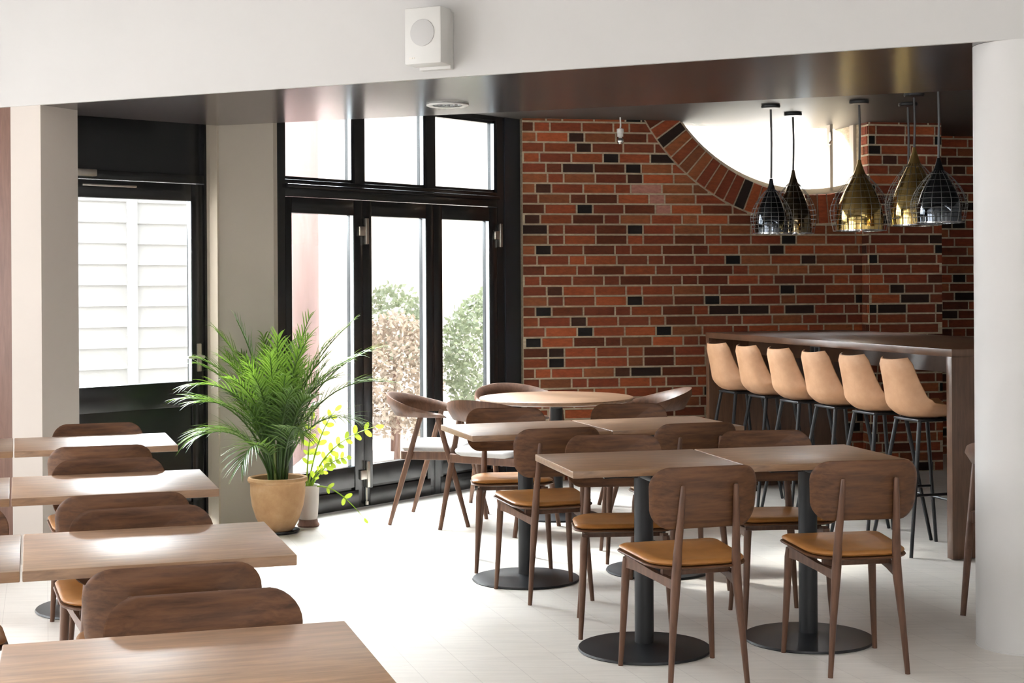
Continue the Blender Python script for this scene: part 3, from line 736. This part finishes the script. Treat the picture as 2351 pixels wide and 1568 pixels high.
b = MB(); b.lathe([(.012, 2.512), (.024, 2.495), (.026, 2.480), (.018, 2.462), (0, 2.456)], 20); b.build('bulb', M['chrome'], t)

# ------------------------------------------------------------------ downlight and loudspeaker
t = empty('ceiling_downlight', (-.333, 8.02, 0), 0, 'round white recessed downlight in the low dark ceiling', 'ceiling light')
b = MB(); b.lathe([(.078, ZS - .001), (.112, ZS - .001), (.112, ZS - .007), (.104, ZS - .010), (.080, ZS - .006)], 40, caps=False); b.build('ring', M['plastic'], t)
b = MB(); b.lathe([(0, ZS - .0015), (.079, ZS - .0015), (.079, ZS - .003), (0, ZS - .003)], 32); b.build('lens', M['grey'], t)
b = MB()
for k in range(3): b.lathe([(0.0, ZS - .010), (.014, ZS - .010), (.014, ZS - .002)], 12, ((k - 1) * .04, -.02, 0))
b.build('bulb', M['chrome'], t)
spk = empty('wall_loudspeaker', (0, 0, 0), 0, 'white box loudspeaker mounted on the white beam', 'loudspeaker')
spk.matrix_world = BM
S0 = 2.318
b = MB(); b.box(S0 - .092, S0 + .092, -.145, -.035, 2.445, 2.700, .008); b.build('cabinet', M['speaker'], spk)
b = MB(); b.box(S0 - .075, S0 + .085, -.035, -.001, 2.432, 2.692, .003); b.build('wall_bracket', M['speaker'], spk)
b = MB(); b.lathe([(0, 0), (.060, 0), (.060, .004), (.056, .006), (0, .006)], 40); b.bm.transform(Matrix.Translation((S0, -.145, 2.585)) @ Matrix.Rotation(pi / 2, 4, 'X')); b.build('round_grille', M['grille'], spk)
b = MB(); b.box(S0 - .068, S0 - .052, -.147, -.144, 2.470, 2.476); b.box(S0 - .050, S0 - .040, -.147, -.144, 2.470, 2.477); b.build('badge', M['metal'], spk)

# ------------------------------------------------------------------ plants
rp = random.Random(11)
palm = empty('potted_palm', (-1.385, 8.965, 0), 0, 'bushy potted palm in a terracotta pot before the beige wall', 'potted plant')
b = MB(); b.lathe([(0, 0.012), (.080, .012), (.095, .025), (.128, .09), (.150, .16), (.160, .23), (.161, .285), (.163, .297), (.172, .302), (.176, .312), (.172, .326), (.160, .329), (.152, .322), (.149, .30), (.147, .27)], 56, caps=False); b.build('pot', M['terra'], palm)
b = MB(); b.lathe([(0, 0.0), (.110, 0), (.128, .012), (.126, .018), (.105, .008), (0, .008)], 40); b.build('saucer', M['dark'], palm)
b = MB(); b.lathe([(0, .292), (.08, .290), (.149, .283)], 32, caps=False); b.build('soil', M['soil'], palm)
def blade(bm, o, d, side, up, L, wd, droop):
    """one narrow leaflet, folded along its middle"""
    n = 4; rows = []
    for i in range(n + 1):
        f = i / n; c = o + d * (L * f) + V((0, 0, -droop * L * f * f)); w_ = wd * (1 - f) ** .7 * (0.55 + .45 * min(1, f * 4)) if i < n else 0.0004
        rows.append([bm.verts.new(c - side * w_ + up * w_ * .35), bm.verts.new(c), bm.verts.new(c + side * w_ + up * w_ * .35)])
    for a, c in zip(rows, rows[1:]):
        bm.faces.new((a[0], a[1], c[1], c[0])); bm.faces.new((a[1], a[2], c[2], c[1]))
def frond(az, lean0, lean1, L, lw, base):
    b = MB(); n = 16; p = V(base); pts = [p.copy()]; tans = []
    for i in range(n):
        a = lean0 + (lean1 - lean0) * (i / (n - 1)) ** 1.6
        d = V((sin(a) * cos(az), sin(a) * sin(az), cos(a))); p = p + d * (L / n); pts.append(p.copy()); tans.append(d)
    tans.append(tans[-1])
    b.tube(pts, [.006 * (1 - .8 * i / n) + .001 for i in range(n + 1)], 6)
    bm = b.bm; N = 20
    for i in range(N):
        f = .36 + .64 * i / (N - 1); x = f * n; k = min(int(x), n - 1); q = pts[k].lerp(pts[k + 1], x - k); d = tans[k]
        sd = d.cross(V((0, 0, 1)));  sd = sd.normalized() if sd.length > .05 else V((-sin(az), cos(az), 0)); up = sd.cross(d).normalized()
        g = (f - .36) / .64; ll = lw * (.50 + .75 * sin(pi * min(1, .18 + g * .78))) * rp.uniform(.88, 1.1)
        for s in (-1, 1):
            dd = (d * (.62 + .50 * g) + sd * s * (.78 - .38 * g) + up * .25 + V((rp.uniform(-.06, .06), rp.uniform(-.06, .06), rp.uniform(-.06, .06)))).normalized()
            blade(bm, q, dd, dd.cross(up).normalized(), up, ll, .0066, rp.uniform(.15, .55))
    b.build('frond', M['palm'], palm, smooth=30)
for k in range(34):
    az = 2 * pi * ((k * 0.381966) % 1.0); lay_ = (0, 1, 0, 1, 2, 1)[k % 6]
    l0 = (R(3), R(8), R(16))[lay_] * rp.uniform(.6, 1.3); l1 = (R(46), R(80), R(122))[lay_] * rp.uniform(.75, 1.2); L = (.90, .84, .64)[lay_] * rp.uniform(.86, 1.08)
    if sin(az) > .3: l1 *= .45; L *= .92
    rr = .055 * sqrt(rp.random()); a2 = az + rp.uniform(-.8, .8)
    frond(az, l0, l1, L, .185, (rr * cos(a2), rr * sin(a2), .285))
for az, l0, l1, L in ((pi + .1, .25, 1.65, .80), (pi - .0, .12, 1.15, .90), (.05, .2, 1.25, 1.02), (-.15, .25, 1.65, .95), (.0, .12, .85, 1.05), (-.4, .3, 1.9, .72), (pi + .5, .35, 2.0, .62), (pi - .1, .1, .75, .98), (pi + .4, .06, .45, 1.0), (-.5, .05, .45, 1.0), (-1.4, .06, .65, .92), (-1.9, .1, .9, .8), (-1.2, .15, 1.2, .72)): frond(az, l0, l1, L, .185, (.03 * cos(az), .03 * sin(az), .285))
b = MB()
for k in range(14):
    a = rp.uniform(0, 2 * pi); r_ = .055 * sqrt(rp.random()); b.tube([(r_ * cos(a), r_ * sin(a), .28), (r_ * 1.2 * cos(a), r_ * 1.2 * sin(a), .40), (r_ * 1.5 * cos(a), r_ * 1.5 * sin(a), .52)], [.010, .008, .005], 7)
b.build('stems', M['palmstem'], palm)

zzp = empty('potted_zamioculcas', (-1.235, 9.185, 0), 0, 'small potted plant with oval bright leaves right of the terracotta pot', 'potted plant')
b = MB(); b.lathe([(0, .045), (.052, .045), (.056, .06), (.062, .14), (.066, .235), (.069, .245), (.066, .25), (.061, .247), (.058, .225)], 36, caps=False); b.build('pot', M['potgrey'], zzp)
b = MB(); b.lathe([(0, 0), (.062, 0), (.068, .01), (.058, .026), (.055, .044), (0, .044)], 32); b.build('stand', M['strip'], zzp)
b = MB(); b.lathe([(0, .232), (.058, .228)], 24, caps=False); b.build('soil', M['soil'], zzp)
def sprig(ends, nl, lsize):
    b = MB(); P = [V(p) for p in ends]; pts = []
    for i in range(13):
        t_ = i / 12; pts.append((1 - t_) ** 2 * P[0] + 2 * t_ * (1 - t_) * P[1] + t_ * t_ * P[2])
    b.tube(pts, [.006 * (1 - .7 * i / 12) for i in range(13)], 6); bm = b.bm
    for i in range(nl):
        f = .35 + .65 * i / (nl - 1); x = f * 12; k = min(int(x), 11); q = pts[k].lerp(pts[k + 1], x - k); d = (pts[k + 1] - pts[k]).normalized()
        sd = d.cross(V((0, -1, 0.2))).normalized()
        for s in ((-1, 1) if i < nl - 1 else (0,)):
            dd = (d * .55 + sd * s * .8 + V((rp.uniform(-.2, .2), rp.uniform(-.3, .3), rp.uniform(-.2, .2)))).normalized(); u_ = dd.cross(d if s else V((0, 0, 1))).normalized(); w_ = dd.cross(u_).normalized()
            L = lsize * rp.uniform(.8, 1.15); ring = []
            for m_ in range(10):
                a = 2 * pi * m_ / 10; ring.append(bm.verts.new(q + dd * (L * (.5 - .5 * cos(a))) + w_ * (L * .27 * sin(a)) + u_ * (L * .06 * sin(a) ** 2)))
            bm.faces.new(ring)
    b.build('leafy_stem', M['zz'], zzp, smooth=30)
for e, nl, ls in ((((0.01, 0, .23), (.10, -.05, .52), (.41, -.02, .60)), 7, .052), (((0.0, 0, .23), (.05, -.02, .55), (.17, -.05, .70)), 6, .052), (((.015, 0, .23), (.10, 0, .40), (.24, -.06, .42)), 6, .050),
                  (((.02, 0, .23), (.16, -.12, .30), (.35, -.16, .07)), 3, .050), (((-.01, 0, .23), (.0, -.02, .45), (.03, -.05, .64)), 6, .050), (((.0, .0, .23), (.05, -.03, .33), (.10, -.06, .36)), 3, .045)): sprig(e, nl, ls)

# ------------------------------------------------------------------ the garden outside
b = MB(); b.box(-16, 16, 8.0, 26, -0.30, -0.12); b.build('ground', M['paving'], label='pale paved ground outside the glazed doors', cat='ground', kind='structure')
fx = Matrix.Translation((-4.35, 10.15, 0)) @ Matrix.Rotation(R(38), 4, 'Z')
fence = empty('garden_fence', (0, 0, 0), 0, 'white overlapping board fence outside the left glazed door', 'fence'); fence.matrix_world = fx
b = MB()
for k in range(15):
    z = -.1 + k * .155
    for x0, x1, tilt in ((-.9, .86, 0), (.94, 1.9, .006), (1.98, 3.0, 0)):
        b.box(x0, x1, -.004, .012, z, z + .175, 0, Matrix.Translation((0, 0, tilt)) @ Matrix.Translation((0, 0, z)) @ Matrix.Rotation(R(-7), 4, 'X') @ Matrix.Translation((0, 0, -z)))
b.build('boards', M['fence'], fence)
for x in (-.95, .90, 1.94, 3.05):
    b = MB(); b.box(x - .03, x + .03, -.02, .06, -.12, 2.4); b.build('post', M['fence'], fence)
b = MB(); b.box(-2.95, -1.90, 13.2, 15.0, -.12, 5.0, .01); b.build('neighbour_house', M['pink'], label='pink plastered house wall seen through the left folding door', cat='house')
def rough_wall():
    b = MB(); rw = random.Random(3); nx, nz = 46, 20; P = []
    for i in range(nx + 1):
        row = []
        for j in range(nz + 1): row.append(V((-2.2 + 5.2 * i / nx, 15.6 + rw.uniform(-.05, .05) + .5 * (i / nx - .5), -.12 + 5.4 * j / nz)))
        P.append(row)
    b.grid(P); b.grid([[V((p.x, p.y + .4, p.z)) for p in r_] for r_ in P][::-1]); return b
rough_wall().build('garden_wall', M['stone'], smooth=5, label='tall pale rough stone wall outside the folding doors', cat='wall')
def bush(x, y, z0, rx, rz, n, m, lab, seed):
    rr = random.Random(seed); b = MB(); bm = b.bm
    for k in range(n):
        a = rr.uniform(0, 2 * pi); c = rr.uniform(-.75, 1); q = sqrt(1 - c * c); s = rr.uniform(.72, 1.02)
        p = V((x + rx * s * q * cos(a), y + rx * s * q * sin(a), z0 + rz + rz * s * c)); d = V((rr.uniform(-1, 1), rr.uniform(-1, 1), rr.uniform(-.6, 1))).normalized(); u = d.cross(V((rr.uniform(-1, 1), rr.uniform(-1, 1), rr.uniform(-1, 1)))).normalized(); L = rr.uniform(.035, .07)
        vs = [bm.verts.new(p), bm.verts.new(p + d * L * .5 + u * L * .28), bm.verts.new(p + d * L), bm.verts.new(p + d * L * .5 - u * L * .28)]; bm.faces.new(vs)
    r_ = empty('garden_bush', (0, 0, 0), 0, lab, 'bush', 'bushes in the garden')
    b.build('foliage', M[m], r_, smooth=10)
    b = MB(); b.tube([(x, y, -.12), (x + .02, y, z0 + rz * .8)], [.03, .015], 8); b.build('trunk', M['strip'], r_)
bush(-1.02, 13.4, -.05, .40, .62, 4200, 'bushb', 'dry brownish bush outside the middle folding door', 1)
bush(-.22, 13.9, .15, .42, .62, 4200, 'bush', 'grey green bush outside the right folding door', 2)
bush(-1.12, 14.3, .55, .35, .45, 1500, 'bush', 'light green bush behind the dry brownish one', 5)
